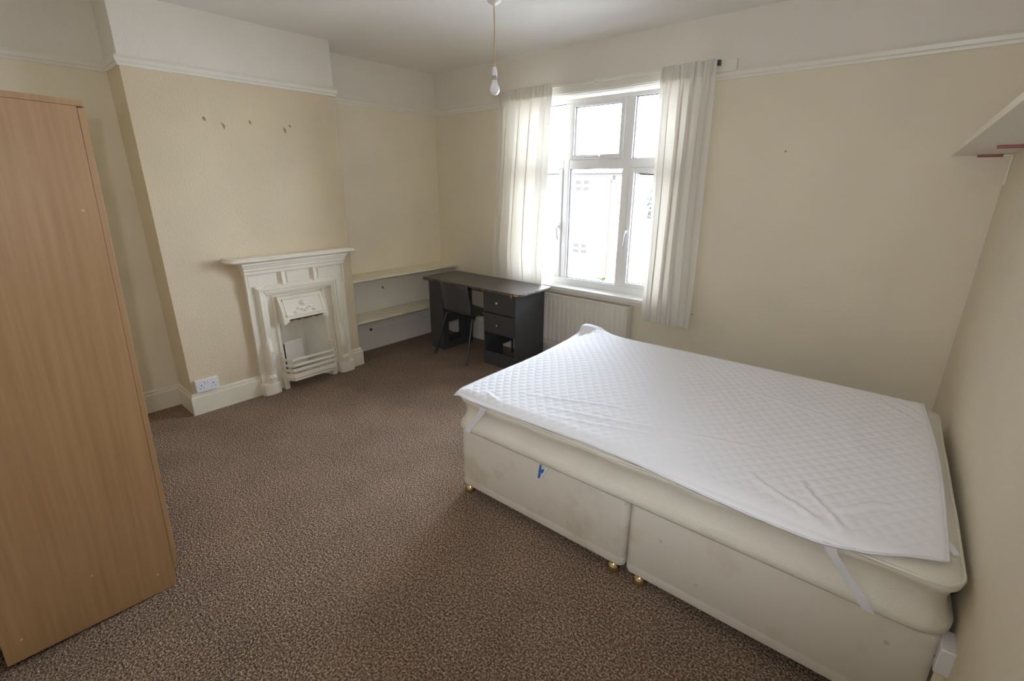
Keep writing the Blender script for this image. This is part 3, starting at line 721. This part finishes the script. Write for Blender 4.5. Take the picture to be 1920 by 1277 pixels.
for x in (RX0-.002, RX1-.004):
    b = MB(); b.box(x, x+.006, -0.094, -0.022, RZ0+.02, RZ1); obj('end_cover', b, m_rad, rd, bevel=0.001)
b = MB(); b.box(RX0, RX1, -0.05, -0.035, RZ0, RZ1-.01); obj('rear_panel', b, m_rad, rd, bevel=0.002)
for x in (RX0+.15, RX1-.15):
    b = MB(); b.box(x-.015, x+.015, -0.034, -0.0185, RZ0+.05, RZ1-.05); obj('wall_bracket', b, m_radd, rd)
b = MB(); b.tube([(RX1-.01, -.06, RZ0+.03), (RX1+.03, -.06, RZ0+.03), (RX1+.035, -.06, RZ0+.01), (RX1+.035, -.06, 0.0)], 0.0075, 8); b.lathe([(0.014, 0), (0.016, 0.03), (0.012, 0.045)], (RX1+.035, -.06, RZ0+.02), n=12)
obj('valve', b, m_wplast, rd)

# ------------------------------------------------------------------ curtain rod and curtains
t = thing('curtain_rod', 'thin curtain rod on brackets above the window with a black end stop', 'curtain rod', (1.87, -0.045, 2.318))
b = MB(); b.tube([(0.95, -0.046, 2.318), (2.785, -0.046, 2.318)], 0.006, 10); obj('rod', b, m_gloss, t)
for x in (0.945, 2.785):
    b = MB(); b.box(x-.004, x+.016, -0.060, -0.034, 2.302, 2.334); obj('end_stop', b, m_plastic, t, bevel=0.002)
for x in (1.02, 1.88, 2.76):
    b = MB(); b.box(x-.006, x+.006, -0.056, -0.0222, 2.310, 2.317); b.box(x-.008, x+.008, -0.026, -0.0221, 2.296, 2.334); obj('bracket', b, m_wplast, t, bevel=0.001)

def curtain(xt0, xt1, xb0, xb1, zt, zb, folds, amp, label, seed, pinch=False):
    r_ = np.random.default_rng(seed); NU, NV = 180, 60
    ph = r_.uniform(0, 6.28, 4); loc = np.cumsum(r_.uniform(0.7, 1.35, folds+1)); loc = (loc-loc[0])/(loc[-1]-loc[0])
    dep = r_.uniform(0.65, 1.1, folds+1)
    def P(i, j):
        u = i/(NU-1); v = j/(NV-1)      # v: 0 top .. 1 bottom
        k = np.interp(u, loc, np.arange(folds+1)); a = np.interp(u, loc, dep)
        s = math.sin(math.pi*2*k+0.5*math.sin(2.2*v+ph[0]))
        head = max(0, min(1, (v-0.03)/0.09)); hem = 1+0.18*v
        pz = max(0, min(1, (v-0.80)/0.12)) if pinch else 0
        y = -0.097+0.024*pz+amp*a*s*(0.35+0.65*head)*hem*(1-0.48*pz)
        # gathers of the header
        y += (1-head)*0.010*math.sin(2*math.pi*u*folds*3.3+ph[1])
        e0 = xt0+(xb0-xt0)*v; e1 = xt1+(xb1-xt1)*v
        x = e0+(e1-e0)*u+(0.004+0.012*head)*math.sin(math.pi*4*k+0.3*math.sin(3*v+ph[3]))*hem+0.006*math.sin(5*v+ph[2]+6*u)
        z = zt+(zb-zt)*v
        if v < 0.02: z += 0.006*math.sin(2*math.pi*u*folds*3.3+ph[1])
        z -= v*0.012*math.sin(2*math.pi*k+0.4)
        return (x, y, z)
    m_ = MB(); m_.grid(P, NU, NV)
    o = obj('curtain', m_, m_curtain, smooth=180, fix=False, origin=((xt0+xt1)/2, -0.07, zt))
    tag(o, label, 'curtain', 'curtains at the window')
    # stitched header band and hem as parts
    for nm, j0, j1 in (('header_band', 0, 4), ('hem', 57, 60)):
        h = MB(); h.grid(lambda i, j: (lambda p: (p[0], p[1]-0.0025, p[2]))(P(i, j0+j)), NU, j1-j0)
        obj(nm, h, m_curtain, o, smooth=180, fix=False)
curtain(0.965, 1.530, 0.835, 1.432, 2.336, 0.60, 4, 0.034, 'left white cotton curtain, hanging behind the back edge of the black desk', 3, True)
lc_ = bpy.data.objects['curtain']
m_ = MB(); m_.grid(lambda i, j: (0.955-0.075*(j/6)*(1-abs(i/6-0.45)*1.6), -0.055-0.012*math.sin(i*0.9)*(j/6), 2.175-0.15*i/6+0.01*j/6), 7, 7)
obj('loose_edge', m_, m_curtain, lc_, smooth=180, fix=False)
curtain(2.428, 2.80, 2.44, 2.815, 2.332, 0.575, 4, 0.036, 'right white cotton curtain, hanging free beside the bare cream wall', 11)

# ------------------------------------------------------------------ pendant lamp
px, py = 1.831, -1.106
t = thing('pendant_lamp', 'bare bulb hanging from the ceiling on a thin tan flex', 'lamp', (px, py, H))
b = MB(); b.lathe([(0.042, 0.0), (0.040, -0.012), (0.026, -0.024), (0.010, -0.030), (0.006, -0.036)], (px, py, H), n=24); obj('ceiling_rose', b, m_wplast, t, smooth=40)
b = MB(); b.tube([(px, py, H-.034), (px+.002, py, 2.45), (px, py, 2.246)], 0.0032, 8); obj('flex', b, m_flex, t)
b = MB(); b.lathe([(0.006, 0.045), (0.012, 0.040), (0.0155, 0.020), (0.0175, 0.0), (0.0175, -0.004)], (px, py, 2.208), n=20); lh = obj('lamp_holder', b, m_wplast, t, smooth=40)
b = MB(); b.lathe([(0.0185, 0.0), (0.0185, -0.004), (0.0140, -0.005), (0.0140, -0.024), (0.0150, -0.025), (0.0150, -0.030)], (px, py, 2.2035), n=20); obj('bayonet_collar', b, m_steel, lh, smooth=30)
b = MB(); b.lathe([(0.011, 0.0), (0.0150, -0.003), (0.0165, -0.014), (0.0205, -0.024), (0.0268, -0.035), (0.0302, -0.046), (0.0310, -0.055), (0.0292, -0.066), (0.0232, -0.076), (0.012, -0.083), (0.001, -0.0852)], (px, py, 2.182), n=24); obj('bulb', b, m_bulb, t, smooth=60)

# ------------------------------------------------------------------ shelf on the right wall
t = thing('wall_shelf', 'white shelf on red tipped brackets high on the right wall', 'shelf', (4.20, -1.0, 1.74))
def sx(y): return 4.03-0.032*y
b = MB(); b.hexa([(sx(-2.22),-2.22,1.731),(wx(-2.22),-2.22,1.731),(wx(-.002),-.002,1.731),(sx(-.002),-.002,1.731)], [(sx(-2.22),-2.22,1.748),(wx(-2.22),-2.22,1.748),(wx(-.002),-.002,1.748),(sx(-.002),-.002,1.748)])
bd = obj('board', b, m_wshelf, t, bevel=0.001)
b = MB(); b.hexa([(sx(-2.22)-.002,-2.22,1.7305),(sx(-2.22),-2.22,1.7305),(sx(-.002),-.002,1.7305),(sx(-.002)-.002,-.002,1.7305)], [(sx(-2.22)-.002,-2.22,1.7485),(sx(-2.22),-2.22,1.7485),(sx(-.002),-.002,1.7485),(sx(-.002)-.002,-.002,1.7485)])
obj('edging', b, m_sedge, bd, smooth=0)
for y in (-0.075, -0.825, -1.60):
    xw = wx(y); b = MB(); b.box(xw-0.125, xw, y-.007, y+.007, 1.722, 1.7305); b.box(xw-0.008, xw-.0002, y-.007, y+.007, 1.59, 1.722)
    br = obj('bracket', b, m_cplast, t, bevel=0.001)
    b = MB(); b.box(xw-0.128, xw-0.035, y-.0085, y+.0085, 1.7195, 1.7308); obj('bracket_tip', b, m_red, br, bevel=0.001)['label'] = 'red bracket tip'

# ------------------------------------------------------------------ bed: divan base, mattress, quilted protector
# slightly rotated towards the out-of-square right wall
def quad_loop(Q, inset, rad, nseg=8, nedge=24):
    """rounded quad outline (counter-clockwise corners) moved inwards"""
    n = 4; L = []
    for i in range(n):
        p, q = Vector(Q[i]), Vector(Q[(i+1) % n]); d = (q-p).normalized(); nn = Vector((-d.y, d.x)); L.append((p+nn*inset, d))
    C = []
    for i in range(n):
        p, d = L[i-1]; q, e = L[i]; den = d.x*e.y-d.y*e.x; tt = ((q.x-p.x)*e.y-(q.y-p.y)*e.x)/den; C.append(p+d*tt)
    out = []; rad = max(rad, 0.004); ends = []
    for i in range(n):
        c = C[i]; d0 = L[i-1][1]; d1 = L[i][1]; a = c-d0*rad; e = c+d1*rad; n0 = Vector((-d0.y, d0.x)); cen = a+n0*rad
        arc = []
        v0 = a-cen; v1 = e-cen; a0 = math.atan2(v0.y, v0.x); a1 = math.atan2(v1.y, v1.x)
        if a1 < a0: a1 += 2*math.pi
        rr = v0.length
        for k in range(nseg+1):
            g = a0+(a1-a0)*k/nseg; arc.append(cen+Vector((math.cos(g), math.sin(g)))*rr)
        ends.append(arc)
    for i in range(n):
        out += ends[i]; s, e = ends[i][-1], ends[(i+1) % n][0]
        for k in range(1, nedge): out.append(s+(e-s)*k/nedge)
    return out
# divan base: two sections side by side
dv = thing('divan_base', 'cream fabric divan bed base in two sections along the right wall', 'bed base', (3.33, -1.32, 0))
def byf(x): return -1.988+0.016*(x-2.385)
def byb(x): return -0.660+0.016*(x-2.385)
CAST = []
for xa, xb in ((2.385, 3.3345), (3.3405, 4.285)):
    Q = [(xa, byf(xa)), (xb, byf(xb)), (xb-.02, byb(xb)), (xa, byb(xa))]
    m_ = MB(); rings = []
    for ins, z in ((0.012, 0.052), (0.002, 0.055), (0.0, 0.062), (0.0, 0.095), (0.0006, 0.0975), (0.0, 0.10), (-0.001, 0.22), (0.0, 0.372), (0.004, 0.381), (0.012, 0.3845)):
        rings.append([(p.x, p.y, z) for p in quad_loop(Q, ins, 0.030 if (xa < 3 and True) or xb > 4 else 0.01, 6, 12)])
    m_.loft(rings, True, True); sec = obj('base_section', m_, m_divan, dv, smooth=45)
    for cx in ((xa+.03, xb-.055) if xa < 3 else (xa+.06, xb-.06)):
        for cy in (byf(cx)+.03, byb(cx)-.05):
            m_ = MB(); m_.lathe([(0.018, 0.052), (0.018, 0.040), (0.024, 0.034), (0.030, 0.016), (0.031, 0.004), (0.026, 0.0)], (cx, cy, 0), n=18); obj('glide_foot', m_, m_brass, sec, smooth=40)['label'] = 'brass glide foot'
# blue peg between base and mattress
t = thing('plastic_peg', 'small blue and clear plastic peg caught under the mattress edge', 'peg', (2.91, byf(2.91), 0.345))
yf = byf(2.91)
b = MB(); b.hexa([(2.893,yf-.014,.310),(2.902,yf-.014,.310),(2.902,yf-.003,.310),(2.893,yf-.003,.310)], [(2.902,yf-.012,.380),(2.908,yf-.012,.380),(2.908,yf-.003,.380),(2.902,yf-.003,.380)]); obj('blue_arm', b, m_blue, t, bevel=0.002)
b = MB(); b.hexa([(2.906,yf-.015,.309),(2.914,yf-.015,.309),(2.914,yf-.003,.309),(2.906,yf-.003,.309)], [(2.938,yf-.015,.378),(2.947,yf-.015,.378),(2.947,yf-.003,.378),(2.938,yf-.003,.378)]); obj('clear_arm', b, m_wplast, t, bevel=0.002)
b = MB(); b.lathe([(0.008, -0.015), (0.008, -0.004)], (2.916, yf, 0.352), axis=1, n=12); obj('spring', b, m_blue, t)

# mattress
MQ = [(2.358, -2.000), (4.297, -1.972), (4.232, -0.615), (2.358, -0.655)]
mt = None
def mattress():
    m_ = MB(); rings = []
    prof = [(0.010, 0.3855), (0.002, 0.389), (-0.003, 0.398), (-0.003, 0.422), (0.010, 0.440), (0.019, 0.465), (0.021, 0.490), (0.014, 0.520), (0.003, 0.538), (0.0, 0.552), (0.003, 0.562), (0.011, 0.570), (0.030, 0.576), (0.10, 0.580), (0.25, 0.581), (0.45, 0.581), (0.60, 0.581)]
    for k, (ins, z) in enumerate(prof):
        lp = quad_loop(MQ, ins, max(0.085-max(ins, 0)*0.3, 0.03), 8, 40); ring = []
        for i, p in enumerate(lp):
            wv = 0.004*math.sin(i*0.31)+0.003*math.sin(i*0.83+1) if 2 < k < 9 else 0.0
            zz = z+(0.004*math.sin(i*0.19+0.5)+0.003*math.sin(i*0.41)) * (0.6 if 3 < k < 11 else 0)
            ring.append((p.x, p.y+wv*(1 if abs(p.y+2) < 0.1 else 0), zz))
        rings.append(ring)
    m_.loft(rings, True, True); return m_
mt = obj('mattress', mattress(), m_ticking, origin=(3.33, -1.32, 0.385), smooth=60)
tag(mt, 'cream double mattress with piped edges lying on the divan base', 'mattress')
for nm, ins, z in (('top_piping', 0.003, 0.562),):
    lp = quad_loop(MQ, ins, 0.083, 8, 40)
    path = [(p.x, p.y, z+0.0024*math.sin(i*0.19+0.5)*(1 if z > .5 else 0)+0.0018*math.sin(i*0.41)*(1 if z > .5 else 0)) for i, p in enumerate(lp)]
    m_ = MB(); m_.tube(path+[path[0]], 0.0055, 6, False); obj(nm, m_, m_pipe, mt, smooth=60)

# quilted protector
NU, NV = 330, 236
FXY = np.array([(2.350,-1.990),(2.40,-2.004),(2.46,-2.012),(2.593,-2.010),(2.871,-2.003),(3.134,-1.992),(3.377,-1.998),(3.584,-2.004),(3.759,-2.006),(3.911,-2.004),(3.978,-2.003),(4.094,-1.975),(4.250,-1.895)])
BXY = np.array([(2.255,-0.640),(2.62,-0.668),(3.2,-0.672),(3.9,-0.655),(4.06,-0.615),(4.166,-0.625)])
def edge_pts(A, n):
    d = np.r_[0, np.cumsum(np.hypot(*np.diff(A, axis=0).T))]; d /= d[-1]; tt = np.linspace(0, 1, n)
    return np.c_[np.interp(tt, d, A[:, 0]), np.interp(tt, d, A[:, 1])]
def smooth1(A, k=9):
    B = A.copy(); pad = np.pad(A, ((k, k), (0, 0)), mode='edge'); ker = np.ones(2*k+1)/(2*k+1)
    for c in (0, 1): B[:, c] = np.convolve(pad[:, c], ker, mode='valid')
    B[0] = A[0]; B[-1] = A[-1]; return B
Fe = smooth1(edge_pts(FXY, NU)); Be = smooth1(edge_pts(BXY, NU))
uu = np.linspace(0, 1, NU)[None, :]; vv = np.linspace(0, 1, NV)[:, None]
bowL = (0.022*np.sin(np.pi*vv)+0.030*np.clip((vv-0.93)/0.07, 0, 1)**2.5)*(1-uu)**10; bowR = 0.018*np.sin(np.pi*vv)*uu**8
PX = Fe[:, 0][None, :]*(1-vv)+Be[:, 0][None, :]*vv+bowL+bowR
PY = Fe[:, 1][None, :]*(1-vv)+Be[:, 1][None, :]*vv
E = np.full(PX.shape, 9.0)
for i in range(4):
    p, q = Vector(MQ[i]), Vector(MQ[(i+1) % 4]); d = (q-p).normalized()
    E = np.minimum(E, (PX-p.x)*(-d.y)+(PY-p.y)*d.x)
lc = np.exp(-((PX-2.36)/0.16)**2)
droop = (0.018+0.022*lc)*np.clip((0.050-E)/0.055, 0, 1.5)**2
flap = np.where(PX < 2.32, np.exp(-((PX-2.32)/0.080)**4), np.exp(-((PX-2.32)/0.15)**2))*np.exp(-((PY+0.645)/0.055)**2)
Z = 0.600-droop*(1-np.clip(flap*1.6, 0, 1))
# keep clear of the rounded, piped mattress edge beneath
dxc, dyc, rc = PX-2.358, PY+2.000, 0.085
Er = np.where((dxc < rc) & (dyc < rc), rc-np.hypot(np.maximum(rc-dxc, 0), np.maximum(rc-dyc, 0)), E)
Z = np.maximum(Z, 0.5815-0.9*np.clip(-0.012-Er, 0, 0.02))
# soft sagging
Z += 0.004*np.sin(PX*3.1+1)*np.sin(PY*3.7)
# quilting: diamonds about 52 mm
sd = 0.052; a = (PX*1.0+PY*0.80)/sd; c = (PX*1.0-PY*0.80)/sd
warp = 0.25*np.sin(PX*5+PY*3)+0.2*np.sin(PY*7-PX*2); a = a+warp; c = c-warp*0.6
pil = np.minimum(np.abs(np.sin(np.pi*a)), np.abs(np.sin(np.pi*c)))
edgefade = np.clip(np.minimum(np.minimum(uu, 1-uu)*NU/6, np.minimum(vv, 1-vv)*NV/6), 0, 1)
amp = 0.0056*(0.85+0.25*np.sin(PX*2.3+PY*1.7))*(1-0.45*np.clip((PX-3.2)/0.9, 0, 1))
Z += amp*(np.sqrt(pil+0.002)-0.35)*edgefade
# stretch wrinkles
for (x0, y0, x1, y1, w, h) in ((2.75,-1.88,3.75,-1.60,0.014,0.0050),(2.85,-1.93,3.55,-1.72,0.012,0.0045),(2.62,-1.82,3.2,-1.62,0.012,0.004),(3.2,-1.35,3.42,-1.22,0.010,0.0035),(3.7,-1.80,3.98,-1.98,0.014,0.006),(3.85,-1.72,4.02,-1.98,0.012,0.006),(4.12,-1.70,3.95,-1.86,0.012,0.005),(3.55,-1.5,3.62,-1.2,0.010,0.0035),(4.0,-0.72,4.15,-0.95,0.012,0.005),(4.05,-0.66,4.16,-0.85,0.010,0.005),(2.5,-1.9,2.62,-1.98,0.012,0.006),(3.4,-1.0,3.9,-1.15,0.013,0.0035),(2.9,-0.95,3.3,-1.05,0.012,0.003)):
    dx, dy = x1-x0, y1-y0; L2 = dx*dx+dy*dy; tt = ((PX-x0)*dx+(PY-y0)*dy)/L2; dd = (-(PX-x0)*dy+(PY-y0)*dx)/math.sqrt(L2)
    env = np.clip(np.minimum(tt, 1-tt)*4, 0, 1); dd = dd+0.01*np.sin(tt*6); Z += h*env*(np.exp(-(dd/w)**2)-0.5*np.exp(-((dd-0.022)/w)**2))
# turned-up far left corner
Z += 0.023*flap+0.014*np.exp(-((PX-2.38)/0.17)**2-((PY+0.66)/0.16)**2)
m_ = MB(); m_.v = [(float(x), float(y), float(z)) for x, y, z in zip(PX.ravel(), PY.ravel(), Z.ravel())]
m_.f = [(j*NU+i, j*NU+i+1, (j+1)*NU+i+1, (j+1)*NU+i) for j in range(NV-1) for i in range(NU-1)]; m_.m = [0]*len(m_.f)
pr = obj('mattress_protector', m_, m_quilt, origin=(3.3, -1.3, 0.6), smooth=180, fix=False)
tag(pr, 'white diamond quilted mattress protector spread over the bed, far corner turned up', 'mattress protector')
md = pr.modifiers.new('thickness', 'SOLIDIFY'); md.thickness = 0.005; md.offset = -1
# bound hem around the edge
idx = [(0, i) for i in range(0, NU, 3)]+[(j, NU-1) for j in range(0, NV, 3)]+[(NV-1, i) for i in range(NU-1, -1, -3)]+[(j, 0) for j in range(NV-1, -1, -3)]
path = [(float(PX[j, i]), float(PY[j, i]), float(Z[j, i])-0.002) for j, i in idx]
clean = [path[0]]
for p in path[1:]:
    if (Vector(p)-Vector(clean[-1])).length > 0.004: clean.append(p)
m_ = MB(); m_.tube(clean, 0.0045, 6, True); obj('binding', m_, m_strap, pr, smooth=60)
def strap(pts, w):
    m_ = MB(); rings = []
    for i, p in enumerate(pts):
        p = Vector(p); d = (Vector(pts[min(i+1, len(pts)-1)])-Vector(pts[max(i-1, 0)])).normalized()
        side = w[1] if isinstance(w, tuple) else Vector((1, 0, 0)); ww = w[0] if isinstance(w, tuple) else w
        n_ = d.cross(side).normalized()
        rings.append([p-side*ww/2, p+side*ww/2, p+side*ww/2+n_*0.0015, p-side*ww/2+n_*0.0015])
    m_.loft(rings, True, True); obj('corner_strap', m_, m_strap, pr, smooth=40)
strap([(2.578,-2.014,.566),(2.558,-2.010,.530),(2.520,-2.006,.480),(2.487,-2.006,.440),(2.466,-2.008,.412),(2.456,-2.0085,.392)], 0.036)
strap([(3.985,-1.998,.575),(3.998,-1.996,.545),(4.035,-1.984,.490),(4.075,-1.983,.445),(4.100,-1.986,.415),(4.115,-1.984,.392)], 0.032)
strap([(4.232,-1.770,.590),(4.254,-1.800,.588),(4.272,-1.826,.580)], (0.020, Vector((0.8, 0.6, 0))))

# ------------------------------------------------------------------ outside, seen through the window
GZ = -2.9
b = MB(); b.box(-30, 20, 0.6, 40, GZ-0.2, GZ); struct('ground_outside', b, m_ground, smooth=0)
YH = 13.6
hs = thing('house', 'white rendered house opposite with small four pane windows, seen through the window', 'house', (-8, YH, GZ))
b = MB(); b.box(-14.0, -5.2, YH, YH+6, GZ, 1.95); obj('wall', b, m_render, hs, smooth=0)
b = MB(); b.box(-5.2, -4.45, YH, YH+6, GZ, 1.90); obj('brick_pier', b, m_brick, hs, smooth=0)
b = MB(); b.box(-14.2, -4.3, YH-0.15, YH+6.1, 1.96, 2.06); obj('roof', b, m_gutter, hs, smooth=0)
b = MB(); b.tube([(-14, YH-.12, 1.92), (-4.4, YH-.12, 1.90)], 0.045, 8); obj('gutter', b, m_gutter, hs)
b = MB(); b.tube([(-5.56, YH-.12, 1.88), (-5.57, YH-.08, 1.6), (-5.55, YH-.08, GZ+.1)], 0.035, 8); dp = obj('downpipe', b, m_pipe2, hs)
b = MB(); b.box(-5.70, -5.44, YH-.2, YH-.01, 1.72, 1.90); obj('hopper', b, m_gutter, dp)
for (xa, xb, za, zb) in ((-7.21, -6.56, 1.32, 1.72), (-7.19, -6.55, -1.16, -0.77)):
    b = MB(); b.box(xa-.06, xb+.06, YH-.03, YH, za-.06, zb+.06); wf = obj('window_frame', b, m_upvc, hs)
    xm_, zm_ = (xa+xb)/2, (za+zb)/2
    for x0, x1 in ((xa, xm_-.05), (xm_+.05, xb)):
        for z0, z1 in ((za, zm_-.035), (zm_+.035, zb)):
            b = MB(); b.box(x0, x1, YH-.035, YH-.03, z0, z1); obj('pane', b, m_hglass, wf, smooth=0)
def bush(name, c, r, n, label, cat, lm=m_leaf):
    m_ = MB(); rr = random.Random(int(abs(c[0])*100))
    for k in range(n):
        d = Vector((rr.gauss(0, 1), rr.gauss(0, 1), rr.gauss(0, 1))).normalized()*rr.random()**0.4
        p = Vector(c)+Vector((d.x*r[0], d.y*r[1], d.z*r[2])); q = Vector((rr.gauss(0, 1), rr.gauss(0, 1), rr.gauss(0, 1))).normalized(); s = 0.10+0.06*rr.random()
        e = q.orthogonal().normalized(); g = q.cross(e)
        m_.add([p-e*s, p+g*s*.45+q*.02, p+e*s, p-g*s*.45-q*.02], [(0, 1, 2, 3)])
    m_.tube([(c[0], c[1], GZ), (c[0]+.03, c[1], c[2])], 0.04, 6)
    tag(obj(name, m_, lm, smooth=0, fix=False, origin=(c[0], c[1], GZ)), label, cat)
bush('shrub', (-5.0, 12.4, -2.25), (0.42, 0.4, 0.5), 260, 'green leafy shrub at the foot of the opposite house', 'shrub')
bush('tree', (-3.33, 13.0, 0.95), (0.5, 0.5, 0.7), 200, 'small tree to the right of the opposite house', 'tree', m_leaf2)
gt = thing('garden_gate', 'grey barred garden gate glimpsed low at the left of the window', 'gate', (-8.55, 13.3, GZ))
for x in (-8.88, -8.28):
    b = MB(); b.box(x-.03, x+.03, 13.28, 13.34, GZ, -0.98); obj('post', b, m_gate, gt)
for z in (-1.05, -1.40, -1.9):
    b = MB(); b.box(-8.85, -8.31, 13.29, 13.33, z-.03, z+.03); obj('rail', b, m_gate, gt)
for k in range(6):
    x = -8.79+k*0.085; b = MB(); b.box(x-.012, x+.012, 13.30, 13.32, -1.9, -1.4 if k % 2 else -1.05); obj('bar', b, m_gate, gt)
